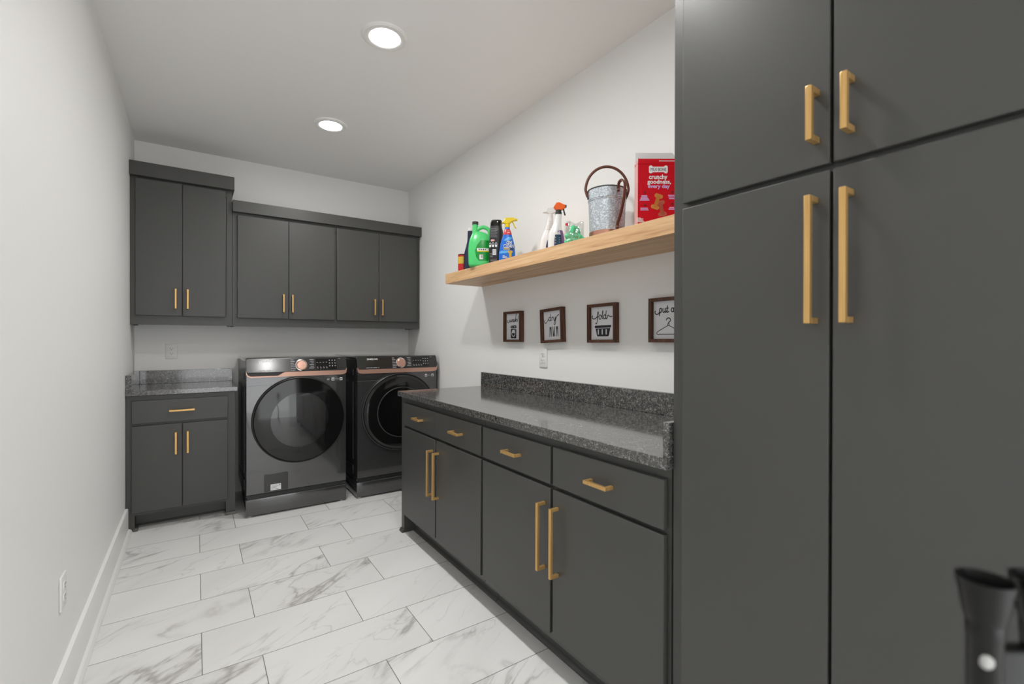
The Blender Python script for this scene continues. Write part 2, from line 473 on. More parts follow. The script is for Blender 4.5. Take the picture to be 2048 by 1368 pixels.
X0 = XL+.0015
base_cab('narrow charcoal base cabinet with one drawer and two doors in the left corner', (X0, 3.90, 0), 0, .6125, YB-3.902, .884,
         [('drawer', -.345-X0, .190-X0, .704, .854, (-.0765-X0, .779, .143, False, .03)),
          ('door', -.345-X0, -.0775-X0, .121, .688, (-.111-X0, .559, .147, True, .03)),
          ('door', -.0735-X0, .188-X0, .121, .688, (-.045-X0, .559, .147, True, .03))],
         (.045, .555, .10, .085), [(.040, .062, 0), (.552, .6125, 0)])
FX = 1.125
def L(y0): return lambda y: y0-y
l1 = L(2.945)
base_cab('charcoal base cabinet under the far half of the long counter, beside the dryer', (FX, 2.945, 0), -PI/2, 1.0715, XR-FX-.003, .886,
         [('drawer', l1(2.871), l1(2.3835), .712, .854, (l1(2.60), .783, .104, False, .03)),
          ('drawer', l1(2.3805), l1(1.886), .712, .854, (l1(2.11), .783, .104, False, .03)),
          ('door', l1(2.871), l1(2.386), .148, .697, (l1(2.416), .509, .257, True, .034)),
          ('door', l1(2.373), l1(1.884), .148, .697, (l1(2.339), .509, .257, True, .034))],
         (.045, 1.0715, .115, .075), [(.0, .05, 0)])
l2 = L(1.8733)
base_cab('charcoal base cabinet under the near half of the long counter, against the tall cabinet', (FX, 1.8733, 0), -PI/2, 1.036, XR-FX-.003, .886,
         [('drawer', l2(1.864), l2(1.366), .712, .854, (l2(1.607), .783, .104, False, .03)),
          ('drawer', l2(1.350), l2(.851), .712, .857, (l2(1.097), .783, .104, False, .03)),
          ('door', l2(1.864), l2(1.366), .148, .697, (l2(1.399), .511, .257, True, .034)),
          ('door', l2(1.350), l2(.851), .148, .697, (l2(1.320), .511, .257, True, .034))],
         (.0, 1.036, .115, .075), [])

# countertops
ct = thing('countertop', 'short dark speckled granite countertop on the narrow base cabinet in the left corner', 'countertop', (XL+.001, 3.874, .8875))
b = MB().box(0, .626, 0, YB-3.874-.001, 0, .0335, .002); part('slab', b, M_granite, ct)
part('back_splash', MB().box(.031, .6235, YB-3.874-.031, YB-3.874-.001, .0335, .134, .0015), M_granite, ct)
part('side_splash', MB().box(0, .031, .012, YB-3.874-.001, .0335, .134, .0015), M_granite, ct)
cx0 = 1.0985
ct = thing('countertop', 'long dark speckled granite countertop running along the right wall', 'countertop', (cx0, .8355, .8875))
part('slab', MB().box(0, XR-cx0-.001, 0, 2.952-.8355, 0, .0335, .002), M_granite, ct)
part('back_splash', MB().box(XR-cx0-.031, XR-cx0-.001, .022, 2.957-.8355, .0336, .134, .0015), M_granite, ct)
part('side_splash', MB().box(.008, XR-cx0-.032, .0, .021, .0336, .134, .0015), M_granite, ct)

# tall cabinet
YT = .833
lt = L(YT)
t = thing('tall_cabinet', 'tall charcoal pantry cabinet with four doors filling the right foreground', 'cabinet', (FX, YT, 0), -PI/2)
W = YT-.03
b = MB().box(0, W, 0, XR-FX-.002, .1, 2.5).box(0, .04, 0, XR-FX-.002, .001, .1).box(W-.04, W, 0, XR-FX-.002, .001, .1)
part('carcass', b, M_cab, t)
part('toe_kick', MB().box(.04, W-.04, .075, .095, .001, .1), M_cab, t)
part('crown_moulding', MB().box(.0, W, -.045, XR-FX-.002, 2.5, 2.6, .002), M_cab, t)
for a, b_, z0, z1, hx, hz, hl in ((.793, .434, 1.631, 2.44, .459, 1.736, .114), (.4275, .07, 1.631, 2.44, .395, 1.736, .114),
                                  (.793, .434, .13, 1.617, .461, 1.4275, .271), (.4275, .07, .13, 1.617, .396, 1.4275, .271)):
    d = front('door', t, lt(a), lt(b_), z0, z1)
    pull(d, lt(hx), hz, hl, True, -DT, .034, .0062)

# ------------------------------------------------------------------ washing machine and dryer
def ring_to_rect(mb, cx, cz, r, x0, x1, z0, z1, y, n=64):
    """flat panel with a round hole"""
    t = bmesh.new(); inner = []; outer = []
    for k in range(n):
        a = 2*PI*k/n; c, s = math.cos(a), math.sin(a)
        inner.append(t.verts.new((cx+r*c, y, cz+r*s)))
        m = min([(x1-cx)/c if c > 1e-6 else 9e9, (x0-cx)/c if c < -1e-6 else 9e9, (z1-cz)/s if s > 1e-6 else 9e9, (z0-cz)/s if s < -1e-6 else 9e9])
        outer.append(t.verts.new((cx+m*c, y, cz+m*s)))
    corners = [(x1, z1, PI/4), (x0, z1, 3*PI/4), (x0, z0, 5*PI/4), (x1, z0, 7*PI/4)]
    cv = {}
    for x, z, _ in corners:
        a = math.atan2(z-cz, x-cx) % (2*PI); cv[int(a/(2*PI)*n)] = t.verts.new((x, y, z))
    for k in range(n):
        k2 = (k+1) % n
        fs = [inner[k], inner[k2], outer[k2]] + ([cv[k]] if k in cv else []) + [outer[k]]
        t.faces.new(fs)
    mb.merge(t)

def bars(mb, x0, x1, z, h, y, parts=None):
    segs = parts or [(x0, x1)]
    for a, b in segs: mb.box(a, b, y-.0006, y, z-h/2, z+h/2)

def appliance(name, label, cat, cx, yf, dryer):
    t = thing(name, label, cat, (cx, yf, 0)); W = .343; D = 4.43-yf
    b = MB().box(-W, W, .014, D, .135, 1.105, .006)
    for s in (-1, 1):                                          # pressed ribs on the sides
        for y0, y1, z0, z1 in ((.10, .30, .30, .92), (.34, .60, .30, .92), (.10, .60, .18, .25), (.10, .60, .97, 1.02)):
            b.box(s*W-.004, s*W+.004, y0, y1, z0, z1, .003)
    part('body', b, M_side, t)
    part('top_panel', MB().box(-W, W, .018, D, 1.098, 1.126, .008, 3), M_steel, t)
    # front sheet with door opening
    dz, dr = .668, .262
    f = MB(); ring_to_rect(f, .008, dz, dr, -W+.001, W-.001, .158, 1.0, 0)
    f.box(-W+.001, -W+.004, 0, .014, .158, 1.0).box(W-.004, W-.001, 0, .014, .158, 1.0).box(-W+.001, W-.001, 0, .014, .158, .161)
    fp = part('front_panel', f, M_steel, t)
    part('seam', MB().box(-W+.002, -.15, -.0006, .001, .929, .9303), M_rubber, fp)
    # control panel
    cp = part('control_panel', MB().prism(rrect(-W, W, 1.022, 1.124, .016), -.016, .014, 'XZ', bev=.004), M_panel, t)
    y = -.0162
    if not dryer: part('drawer_front', MB().prism(rrect(-W+.003, -.096, 1.025, 1.121, .013), y-.0014, y, 'XZ'), M_panel, cp)
    yy = y-.0018
    w = text_mb('SAMSUNG', -.262, -.176, 1.095, 1.109, yy, bold=.012)
    part('lettering', w, M_white, cp)
    w = MB(); bars(w, 0, 0, 1.034, .005, yy, [(-.276, -.245), (-.242, -.222), (-.218, -.186), (-.178, -.170)])
    part('caption', w, M_greypr, cp); w = MB(); w2 = MB()
    for k in range(7):
        z = 1.108-k*.0125
        lw = (.020, .030, .022, .034, .036, .036, .030)[k]
        bars(w, 0, 0, z, .0045, y-.0004, [(-.056, -.056+lw)])
        if k < 6:
            lw = (.030, .026, .018, .030, .026, .034)[k]
            bars(w2, 0, 0, z, .0045, y-.0004, [(.104-lw, .104)])
    part('cycle_list', w, M_greypr, cp); part('cycle_list', w2, M_greypr, cp)
    part('display', MB().prism(rrect(.118, .268, 1.032, 1.114, .004), y-.0006, y, 'XZ'), M_black, cp)
    w = MB()
    for i in range(4):
        bars(w, 0, 0, 1.044, .004, y-.0012, [(.124+i*.022, .136+i*.022)])
        bars(w, 0, 0, 1.052, .003, y-.0012, [(.124+i*.022, .132+i*.022)])
    part('display_marks', w, M_greypr, cp); w = MB()
    for i in range(4): bars(w, 0, 0, 1.086, .003, y-.0012, [(.124+i*.022, .133+i*.022)])
    part('display_marks', w, M_greypr, cp); w = MB()
    for i in range(3):
        for j in range(3):
            cxx, czz = .217+i*.020, 1.058+j*.021
            w.prism(circ(cxx, czz, .0042, 10), y-.0014, y-.0008, 'XZ')
    part('touch_keys', w, M_greypr, cp)
    w = MB(); bars(w, 0, 0, 1.112, .003, y-.0006, [(.284, .296)]); part('power_mark', w, M_greypr, cp)
    dl = part('dial', MB().lathe([(.040, -.016), (.040, -.020), (.034, -.022), (.034, -.040), (.030, -.044), (.002, -.0445)], (.016, 0, 1.070), 'Y', 48), M_rose, t)
    part('dial_ring', MB().lathe([(.041, -.0165), (.041, -.0215), (.036, -.0225), (.0345, -.0165)], (.016, 0, 1.070), 'Y', 48, caps=False), M_chrome, dl)
    for o in [cp, dl]+[c for p_ in (cp, dl) for c in p_.children]+[g for p_ in cp.children for g in p_.children]:
        for v in o.data.vertices: v.co.y += (v.co.z-1.022)*.315       # the panel leans back
    # rose gold band under the panel
    zt, zb = 1.0225, .989
    top = [(-.096, zt), (W-.03, zt), (W-.010, zt+.004), (W-.001, zt+.018)]
    bot = [(W, zt+.008), (W-.006, zb+.012), (W-.022, zb+.003), (W-.05, zb)]
    if dryer:
        poly = [(-W+.001, zt+.016), (-W+.012, zt+.003), (-W+.03, zt), *top, *bot, (-W+.05, zb), (-W+.022, zb+.003), (-W+.006, zb+.012), (-W, zt+.008)]
        part('trim_band', MB().prism(poly, -.014, .004, 'XZ'), M_rose, t)
        part('trim_facet', MB().prism([(-.11, zb+.001), (-.085, zb+.001), (-.05, zt-.001), (-.075, zt-.001)], -.0146, -.013, 'XZ'), M_rose, t)
    else:
        poly = [(-W+.001, zt+.016), (-W+.010, zb+.018), (-W+.028, zb+.0075), (-.142, zb+.0075), *top, *bot, (-W+.03, zb), (-W+.012, zb+.006), (-W+.002, zb+.018)]
        part('trim_band', MB().prism(poly, -.014, .004, 'XZ'), M_rose, t)
        part('drawer_grip', MB().box(-W+.012, -.10, -.004, .004, zb+.004, zt), M_seal, t)
    # badges
    for a in (.232, .292):
        bd = part('badge', MB().box(a, a+.020, -.0008, .0005, .944, .966), M_white, t)
        part('badge_mark', MB().prism([(a+.004, .949), (a+.016, .949), (a+.016, .961), (a+.010, .956), (a+.004, .961)], -.0012, -.0006, 'XZ'), M_ink, bd)
    part('badge_caption', MB().box(.258, .286, -.0008, .0005, .953, .957), M_greypr, t)
    if not dryer: part('badge_caption', MB().box(.198, .216, -.0008, .0005, .948, .962), M_greypr, t)
    # door
    dx = .008
    if dryer:
        ann = [(.205, -.052), (.24, -.050), (.285, -.042), (.303, -.028), (.312, -.010), (.313, -.0005), (.262, -.0005), (.205, -.030)]
        win = [(.2055, -.0515), (.16, -.056), (.10, -.059), (.002, -.060)]
    else:                                                       # one domed pane over the whole door
        dome = lambda r: -.047+.017*(r/.3)**2
        ann = [(r, dome(r)) for r in (.2, .22, .24, .26, .28, .295, .303)]+[(.309, -.022), (.312, -.010), (.313, -.0005), (.262, -.0005), (.2, -.022)]
        win = [(r, dome(r)) for r in (.2004, .17, .14, .11, .08, .05, .02, .002)]
    dr_ = part('door', MB().lathe(ann, (dx, 0, dz), 'Y', 96, caps=False), M_black, t)
    part('door_rim', MB().lathe([(.3165, -.0008), (.3185, -.012), (.316, -.022), (.309, -.0265), (.306, -.022), (.3125, -.010), (.3125, -.0008)], (dx, 0, dz), 'Y', 96, caps=False), M_blackm, dr_)
    part('door_glass', MB().lathe(win, (dx, 0, dz), 'Y', 96), M_glass, dr_)
    if dryer: part('glass_ring', MB().lathe([(.206, -.0525), (.203, -.0545), (.199, -.0535), (.201, -.050)], (dx, 0, dz), 'Y', 72, caps=False), M_seal, dr_)
    # drum
    g = MB().lathe([(.2615, -.0004), (.250, .02), (.215, .03), (.205, .05), (.222, .07)], (dx, 0, dz), 'Y', 64, caps=False); part('door_seal', g, M_seal, t)
    prof = [(.222, .07)]
    for k in range(16): prof.append((.262 if k % 2 else .266, .075+k*.021))
    prof += [(.25, .41), (.14, .415), (.135, .402), (.05, .400), (.045, .385), (.002, .384)]
    dm = part('drum', MB().lathe(prof, (dx, 0, dz), 'Y', 64), M_drum, t)
    for k in range(3):
        bf = MB(); a = R(90+120*k+(25 if dryer else 0)); p = Vector((math.cos(a), 0, math.sin(a)))
        bf.tube([Vector((dx, .09, dz))+p*.262, Vector((dx, .24, dz))+p*.238, Vector((dx, .40, dz))+p*.262], .03, .03, 20)
        part('baffle', bf, M_drum, dm)
    if not dryer:
        fc = part('filter_cover', MB().prism(rrect(-.228, -.073, .165, .292, .008), -.003, .001, 'XZ', bev=.001), M_panel, t)
        st = part('sticker', MB().box(-.188, -.120, -.0036, -.003, .172, .215), M_white, fc)
        w = MB()
        for k in range(4): w.box(-.184, -.136-.01*(k % 2), -.0042, -.0035, .179+k*.009, .182+k*.009)
        w.box(-.132, -.124, -.0042, -.0035, .200, .210)
        part('sticker_print', w, M_greypr, st)
    # base
    part('plinth_gap', MB().box(-W+.01, W-.01, .012, .05, .120, .160), M_blackm, t)
    pd = part('pedestal', MB().box(-W, W, -.002, D-.01, .012, .128, .006, 3), M_steel, t)
    for sx in (-1, 1):
        for yy_ in (.03, D-.06):
            part('foot', MB().lathe([(.018, 0), (.018, .006), (.012, .012), (.012, .016)], (sx*(W-.028), yy_, 0), 'Z', 20), M_chrome, t)
    return t
appliance('washing_machine', 'black front-loading washing machine with grey sticker cover, beside the narrow base cabinet', 'washing machine', .632, 3.735, False)
appliance('tumble_dryer', 'black front-loading tumble dryer with rose gold trim, partly behind the long counter', 'tumble dryer', 1.392, 3.712, True)

# ------------------------------------------------------------------ outlets
def outlet(label, loc, rz):
    """faces local -Y"""
    t = thing('wall_outlet', label, 'electrical outlet', loc, rz)
    pl = part('cover_plate', MB().box(-.038, .038, -.0075, -.0005, -.0575, .0575, .003, 3), M_plate, t)
    for s in (-1, 1):
        f = MB(); poly = []
        for k in range(24):
            a = 2*PI*k/24; poly.append((.0172*math.cos(a), s*.0195+max(-.0125, min(.0125, .0172*math.sin(a)))))
        f.prism(poly, -.0095, -.0065, 'XZ'); r = part('receptacle', f, M_plate, t)
        h = MB()
        for x, hh in ((-.0065, .0040), (.0065, .0034)): h.box(x-.0013, x+.0013, -.0100, -.0094, s*.0195+.0015, s*.0195+.0015+hh*2)
        h.prism(circ(0, s*.0195-.006, .0026, 12), -.0100, -.0094, 'XZ')
        part('slots', h, M_slot, r)
    part('screw', MB().lathe([(.003, -.0072), (.003, -.0085), (.001, -.0088)], (0, 0, 0), 'Y', 12), M_trim, pl)
outlet('white double outlet on the back wall above the short countertop', (-.156, YB, 1.1645), 0)
outlet('white double outlet on the right wall under the dry sign', (XR, 2.248, 1.148), -PI/2)
outlet('white double outlet low on the left wall near the baseboard, seen edge on', (XL, 2.165, .398), PI/2)

# ------------------------------------------------------------------ framed signs (face -X; local x = -Y)
PW = .1015
def strokes(mb, lines, m, w, y):
    for ln in lines:
        pts = [(m[0]+u*m[2], y, m[1]+v*m[3]) for u, v in ln]
        mb.tube(catmull(pts, 6), w, .0004, 6, up=(0, 1, 0))
def sign(label, y, z, tilt, lines, emblem, occ):
    t = bpy.data.objects.new('framed_sign', None); col.objects.link(t); t.empty_display_size = .05
    t.location = (XR, y, z); t.rotation_euler = (0, R(tilt), -PI/2) if False else (Matrix.Rotation(-PI/2, 3, 'Z') @ Matrix.Rotation(R(tilt), 3, 'Y')).to_euler()
    tag(t, label, 'sign', 'laundry signs on the right wall')
    del t['group']
    f = MB(); s = PW; m = .0155
    f.box(-s, s, -.031, -.001, s-m, s, .001).box(-s, s, -.031, -.001, -s, -s+m, .001)
    f.box(-s, -s+m, -.0312, -.001, -s+m, s-m, .001).box(s-m, s, -.0312, -.001, -s+m, s-m, .001)
    part('frame', f, M_frame, t)
    i = s-m
    pn = part('panel', MB().box(-i, i, -.012, -.004, -i, i), M_sign, t)
    mm = (-i, -i, 2*i-occ, 2*i)
    w = MB(); strokes(w, lines, mm, .0024, -.0126)
    part('lettering', w, M_ink, pn)
    em = emblem(mm)
    part('emblem', em[0], M_ink, pn)
    for h_ in em[1:]: part('emblem_highlight', h_, M_sign, pn)
M_sign = mat('sign_board', (.76,.77,.80,1), .5)
def P2(m, pts): return [(m[0]+u*m[2], m[1]+v*m[3]) for u, v in pts]
def ell(cx, cy, rx, ry, a0=0, a1=360, n=12): return [(cx+rx*math.cos(R(a0+(a1-a0)*k/n)), cy+ry*math.sin(R(a0+(a1-a0)*k/n))) for k in range(n+1)]
def em_wash(m):
    a = MB(); h = MB()
    a.prism([p for p in rr(m, .36, .80, .44, .545, .02)], -.0126, -.0118, 'XZ')
    a.prism([p for p in rr(m, .36, .80, .05, .415, .03)], -.0126, -.0118, 'XZ')
    ring = P2(m, ell(.58, .245, .15, .14, n=28)[:-1]); h.prism(ring, -.0131, -.0125, 'XZ')
    h.prism(rr(m, .60, .74, .475, .505, .004), -.0131, -.0125, 'XZ')
    for u in (.42, .48): h.prism(P2(m, ell(u, .49, .018, .018, n=10)[:-1]), -.0131, -.0125, 'XZ')
    h.prism(P2(m, ell(.72, .375, .018, .018, n=10)[:-1]), -.0131, -.0125, 'XZ')
    a.prism(P2(m, ell(.58, .245, .115, .105, 170, 370, n=16)+[(.62, .24), (.58, .27), (.53, .24)]), -.0136, -.013, 'XZ')
    return a, h
def rr(m, u0, u1, v0, v1, r):
    return rrect(m[0]+u0*m[2], m[0]+u1*m[2], m[1]+v0*m[3], m[1]+v1*m[3], r*m[2], 4)
def em_dry(m):
    a = MB(); h = MB()
    def leg(pts): a.prism(P2(m, pts), -.0126, -.0118, 'XZ')
    for u0, flip in ((.35, 1), (.545, -1), (.755, 1)):
        w = .145
        def q(u, v): return (u0+u*w, (.46-(1-v)*.35) if flip == 1 else (.11+(1-v)*.35))
        # two tapering legs meeting at the spring
        leg([q(.12, 1), q(.46, .97), q(.42, .62), q(.24, 0), q(.02, 0), q(.10, .55)])
        leg([q(.88, 1), q(.54, .97), q(.58, .62), q(.76, 0), q(.98, 0), q(.90, .55)])
        a.prism(P2(m, [q(.22, .84), q(.78, .84), q(.78, .76), q(.22, .76)]), -.0126, -.0118, 'XZ')
    return (a,)
def em_fold(m):
    a = MB(); h = MB()
    a.prism(rr(m, .17, .94, .36, .435, .03), -.0126, -.0118, 'XZ')
    a.prism(P2(m, [(.21, .345), (.90, .345), (.83, .12), (.80, .10), (.31, .10), (.28, .12)]), -.0126, -.0118, 'XZ')
    return (a, *[MB().prism(rr(m, u-.025, u+.025, .155, .315, .02), -.0131, -.0125, 'XZ') for u in (.345, .53, .715)])
def em_away(m):
    a = MB()
    mm = m
    c = .52
    hook = ell(c, .495, .068, .055, 190, -60, 14)+[(c+.005, .43), (c, .40)]
    strokes(a, [hook], mm, .0022, -.0124)
    strokes(a, [ell(c, .385, .028, .022, n=10), [(c, .36), (c-.22, .265), (c-.36, .20), (c-.405, .155), (c-.37, .12), (c-.28, .13)],
                [(c, .36), (c+.22, .265), (c+.36, .20), (c+.405, .155), (c+.37, .12), (c+.28, .13)], [(c-.30, .125), (c+.30, .125)]], mm, .0016, -.0124)
    return (a,)
wash = [[(.12,.76),(.08,.72),(.12,.67),(.22,.68),(.29,.77)], [(.27,.785),(.29,.70),(.33,.70),(.385,.785),(.385,.70),(.43,.70),(.475,.79)],
        ell(.545,.735,.05,.05), [(.595,.785),(.595,.70),(.63,.70),(.685,.80)], [(.685,.80),(.675,.75),(.72,.73),(.70,.69),(.66,.70)], [(.72,.70),(.79,.95),(.77,.96),(.76,.69)],
        [(.765,.75),(.81,.79),(.845,.77),(.84,.70),(.88,.69),(.93,.78),(.97,.92)]]
dry = [[(.08,.72),(.05,.67),(.08,.61),(.16,.61),(.25,.68),(.33,.74)], ell(.38,.73,.062,.06), [(.445,.91),(.44,.70),(.48,.67)],
       [(.52,.79),(.53,.76),(.53,.67)], [(.53,.74),(.57,.79),(.61,.77)], [(.655,.79),(.65,.70),(.70,.67),(.755,.79)], [(.755,.79),(.745,.60),(.70,.52),(.655,.55),(.70,.64),(.80,.74),(.88,.82),(.985,.845)]]
fold = [[(.08,.745),(.05,.72),(.06,.67),(.13,.645),(.22,.66),(.30,.715),(.345,.80),(.335,.86),(.315,.80),(.295,.64),(.275,.51),(.235,.485),(.205,.52)],
        [(.23,.69),(.36,.71)], ell(.43,.69,.052,.065), [(.48,.68),(.545,.78),(.565,.86),(.55,.87),(.535,.78),(.54,.66),(.58,.63)],
        ell(.645,.69,.052,.06), [(.715,.88),(.70,.68),(.72,.63),(.765,.66),(.80,.735),(.86,.70),(.93,.685),(.99,.69)]]
away = [[(.075,.755),(.05,.72),(.08,.67),(.15,.66),(.22,.72)], [(.225,.815),(.205,.61)], [(.215,.70),(.225,.79),(.275,.81),(.285,.75),(.25,.70),(.215,.715)],
        [(.335,.81),(.33,.73),(.36,.70),(.40,.73),(.415,.81),(.41,.72),(.435,.70),(.47,.76)], [(.49,.88),(.475,.72),(.50,.70),(.535,.73)], [(.44,.805),(.53,.81)],
        ell(.655,.755,.04,.052), [(.70,.81),(.695,.72),(.72,.70),(.745,.74)], [(.745,.81),(.75,.72),(.785,.71),(.81,.80),(.815,.71),(.85,.72),(.865,.81)],
        ell(.905,.755,.032,.05), [(.945,.81),(.94,.70)], [(.955,.81),(.97,.72),(.99,.80),(.97,.62),(.94,.63)]]
sign('square dark wood framed sign reading wash over a washing machine picture', 2.557, 1.347, 0, wash, em_wash, 0.027)
sign('slightly crooked dark wood framed sign reading dry over three clothespins', 2.145, 1.345, -2.6, dry, em_dry, 0.024)
sign('square dark wood framed sign reading fold over a laundry basket', 1.735, 1.346, -.4, fold, em_fold, 0.019)
sign('dark wood framed sign with a clothes hanger, cut off by the tall cabinet', 1.325, 1.349, 0, away, em_away, 0.0145)

# ------------------------------------------------------------------ shelf and what stands on it
SX, SZ = 1.467, 1.725
sh = part('floating_shelf', MB().box(0, XR-SX-.001, 0, 2.997-.836, 0, .07, .0015), M_shelf)
sh.location = (SX, .836, 1.655)
tag(sh, 'thick light wood floating shelf on the right wall above the framed signs', 'shelf')
ST = SZ+.0005

class Bottle:
    """lofted superellipse body with lookups for wrapping labels"""
    def __init__(s, keys, n=2.6): s.k = keys; s.n = n
    def at(s, z):
        K = s.k
        if z <= K[0][0]: return K[0][1:]
        for k in range(len(K)-1):
            if z <= K[k+1][0]:
                p1, p2 = K[k], K[k+1]; p0 = K[max(k-1, 0)]; p3 = K[min(k+2, len(K)-1)]
                h = p2[0]-p1[0]; u = (z-p1[0])/h; out = []
                for c in (1, 2, 3):
                    d1 = (p2[c]-p0[c])/max(p2[0]-p0[0], 1e-6)*h; d2 = (p3[c]-p1[c])/max(p3[0]-p1[0], 1e-6)*h
                    lo, hi = min(p1[c], p2[c]), max(p1[c], p2[c])
                    val = (2*u**3-3*u*u+1)*p1[c]+(u**3-2*u*u+u)*d1+(-2*u**3+3*u*u)*p2[c]+(u**3-u*u)*d2
                    m_ = .15*(hi-lo); out.append(max(lo-m_, min(hi+m_, val)))
                return out
        return K[-1][1:]
    def mesh(s, lev=36, seg=40):
        z0, z1 = s.k[0][0], s.k[-1][0]; zs = [z0+(z1-z0)*i/lev for i in range(lev+1)]
        rs = []
        c, rx, ry = s.at(z0); rs.append(s.ring(z0, c, rx*.9, ry*.9, seg)); zs[0] += .003
        for z in zs: rs.append(s.ring(z, *s.at(z), seg))
        return MB().rings(rs)
    def ring(s, z, c, rx, ry, seg):
        out = []
        for k in range(seg):
            a = 2*PI*k/seg; ca, sa = math.cos(a), math.sin(a); e = 2/s.n
            out.append((c+rx*math.copysign(abs(ca)**e, ca), ry*math.copysign(abs(sa)**e, sa), z))
        return out
    def fy(s, x, z):
        c, rx, ry = s.at(z); u = min(abs((x-c)/rx), .999)
        return -ry*(1-u**s.n)**(1/s.n)
    def label(s, zl, nu=16, nv=16, off=.0006):
        """zl: list of (z, u0, u1) with u across the width in -1..1"""
        def f(i, j):
            z0, z1 = zl[0][0], zl[-1][0]; z = z0+(z1-z0)*j
            for k in range(len(zl)-1):
                if z <= zl[k+1][0]+1e-9:
                    q = (z-zl[k][0])/(zl[k+1][0]-zl[k][0]); a = zl[k][1]+(zl[k+1][1]-zl[k][1])*q; b = zl[k][2]+(zl[k+1][2]-zl[k][2])*q; break
            c, rx, ry = s.at(z); x = c+rx*(a+(b-a)*i)
            return (x, s.fy(x, z)-off, z)
        return MB().grid(f, nu, nv)
    def wrap(s, mb, off=.0012):
        xs = [v.co.x for v in mb.bm.verts]; x = math.floor(min(xs)/.003)*.003
        while x < max(xs):
            bmesh.ops.bisect_plane(mb.bm, geom=mb.bm.verts[:]+mb.bm.edges[:]+mb.bm.faces[:], plane_co=(x, 0, 0), plane_no=(1, 0, 0), dist=1e-6); x += .003
        return mb.map(lambda v: (v.x, s.fy(v.x, v.z)-off+min(v.y, 0)*.2, v.z))
RV = R(-34.25)
def item(name, label, cat, x, y, rz=RV): return thing(name, label, cat, (x, y, ST), rz)

# red canister, far left
t = item('tin_can', 'small red and yellow tin at the far left end of the shelf', 'can', 1.60, 3.03-.055, RV)
t.location.y = 2.870; t.location.x = 1.536
part('body', MB().lathe([(.029, 0), (.031, .002), (.031, .118), (.029, .120)], seg=32), M_can, t)
part('label', MB().lathe([(.0314, .060), (.0314, .108)], seg=32, caps=False), M_gold, t)
part('lid', MB().lathe([(.0315, .119), (.0315, .126), (.028, .127)], seg=32), M_frame, t)

# navy bottle
t = item('bottle', 'slim navy blue bottle with a white cap, left of the green jug', 'bottle', 1.545, 2.80)
bt = Bottle([(0, 0, .028, .022), (.01, 0, .031, .026), (.07, 0, .033, .028), (.12, .001, .031, .026), (.17, .006, .024, .021), (.215, .009, .0175, .0175), (.277, .011, .017, .017)], 2.3)
part('body', bt.mesh(), M_navy, t)
part('cap', MB().lathe([(.0185, .277), (.0185, .294), (.017, .296)], (.011, 0, 0), seg=28), M_whitegl, t)
part('label', bt.label([(.085, .1, .8), (.12, .0, .85), (.185, .3, .95)]), M_navyl, t)

# green jug
t = item('jug', 'bright green detergent jug with a loop handle and dark cap, overhanging the shelf edge', 'jug', 1.512, 2.584)
bt = Bottle([(0, -.003, .063, .036), (.012, -.003, .0715, .044), (.06, -.004, .074, .046), (.103, -.004, .0745, .045), (.15, -.003, .071, .041), (.178, -.002, .066, .036), (.20, -.0025, .0575, .029), (.215, -.006, .047, .022), (.226, -.019, .030, .016)], 2.6)
part('body', bt.mesh(44), M_green, t)
part('neck', MB().lathe([(.020, .19), (.0195, .22), (.0185, .25), (.0175, .275)], (-.033, 0, 0), seg=28), M_green, t)
part('cap', MB().lathe([(.0198, .272), (.0198, .288), (.0185, .291), (.004, .2915)], (-.033, 0, 0), seg=28), M_cabin, t)
part('handle', MB().tube(catmull([(-.028, 0, .225), (-.012, 0, .246), (.014, 0, .2555), (.038, 0, .251), (.056, 0, .234), (.062, 0, .20), (.060, 0, .16)], 8), .0125, .0115, 20, up=(0, 1, 0)), M_green, t)
part('label', bt.label([(.035, -.05, .75), (.06, -.28, .85), (.10, -.35, .90), (.135, -.2, .92), (.165, .1, .9)]), M_greend, t)
w = MB().box(-.018, .052, -.001, 0, .094, .108); bt.wrap(w, .0014)
st = part('banner', bt.label([(.098, -.2, .8), (.113, -.2, .8)], 10, 2, .0013), M_white, t)
part('banner_edge', bt.label([(.091, -.15, .82), (.098, -.18, .82)], 10, 2, .0013), M_yellow, st)
part('banner_lettering', bt.wrap(MB().box(-.008, -.001, -.001, 0, .101, .110).box(.004, .013, -.001, 0, .102, .109).box(.018, .026, -.001, 0, .101, .110).box(.031, .038, -.001, 0, .102, .109), .0019), M_ink, st)
st = part('barcode_sticker', bt.label([(.043, .02, .32), (.073, .02, .32)], 6, 4, .0013), M_white, t)
w = MB()
for k in range(6): w.box(.005, .017, -.0005, 0, .050+k*.0038, .0515+k*.0038)
part('barcode', bt.wrap(w, .0019), M_ink, st)
w.bm = None

# black booster bottle
t = item('bottle', 'glossy black contoured bottle covered in white small print, right of the green jug', 'bottle', 1.548, 2.460)
bt = Bottle([(0, 0, .036, .028), (.01, 0, .040, .032), (.10, .001, .0415, .034), (.17, .005, .042, .034), (.205, .006, .0425, .034), (.235, .004, .037, .031), (.25, .004, .0355, .030), (.268, .006, .036, .029), (.278, .007, .030, .024)], 3.)
part('body', bt.mesh(44), M_blackm, t)
w = MB()
for k in range(9): w.box(-.032, .012-(.006 if k % 3 == 2 else 0), -.0005, 0, .168+k*.0068, .1695+k*.0068)
for k in range(3): w.box(-.034, -.014, -.0005, 0, .066-k*.010, .0685-k*.010)
for k in range(3): w.box(-.030, .012, -.0005, 0, .018+k*.006, .0195+k*.006)
part('small_print', bt.wrap(w, .0008), M_greypr, t)
part('tag', bt.wrap(MB().prism(rrect(-.028, -.004, .142, .154, .005), 0, .0004, 'XZ'), .0008), M_pink, t)
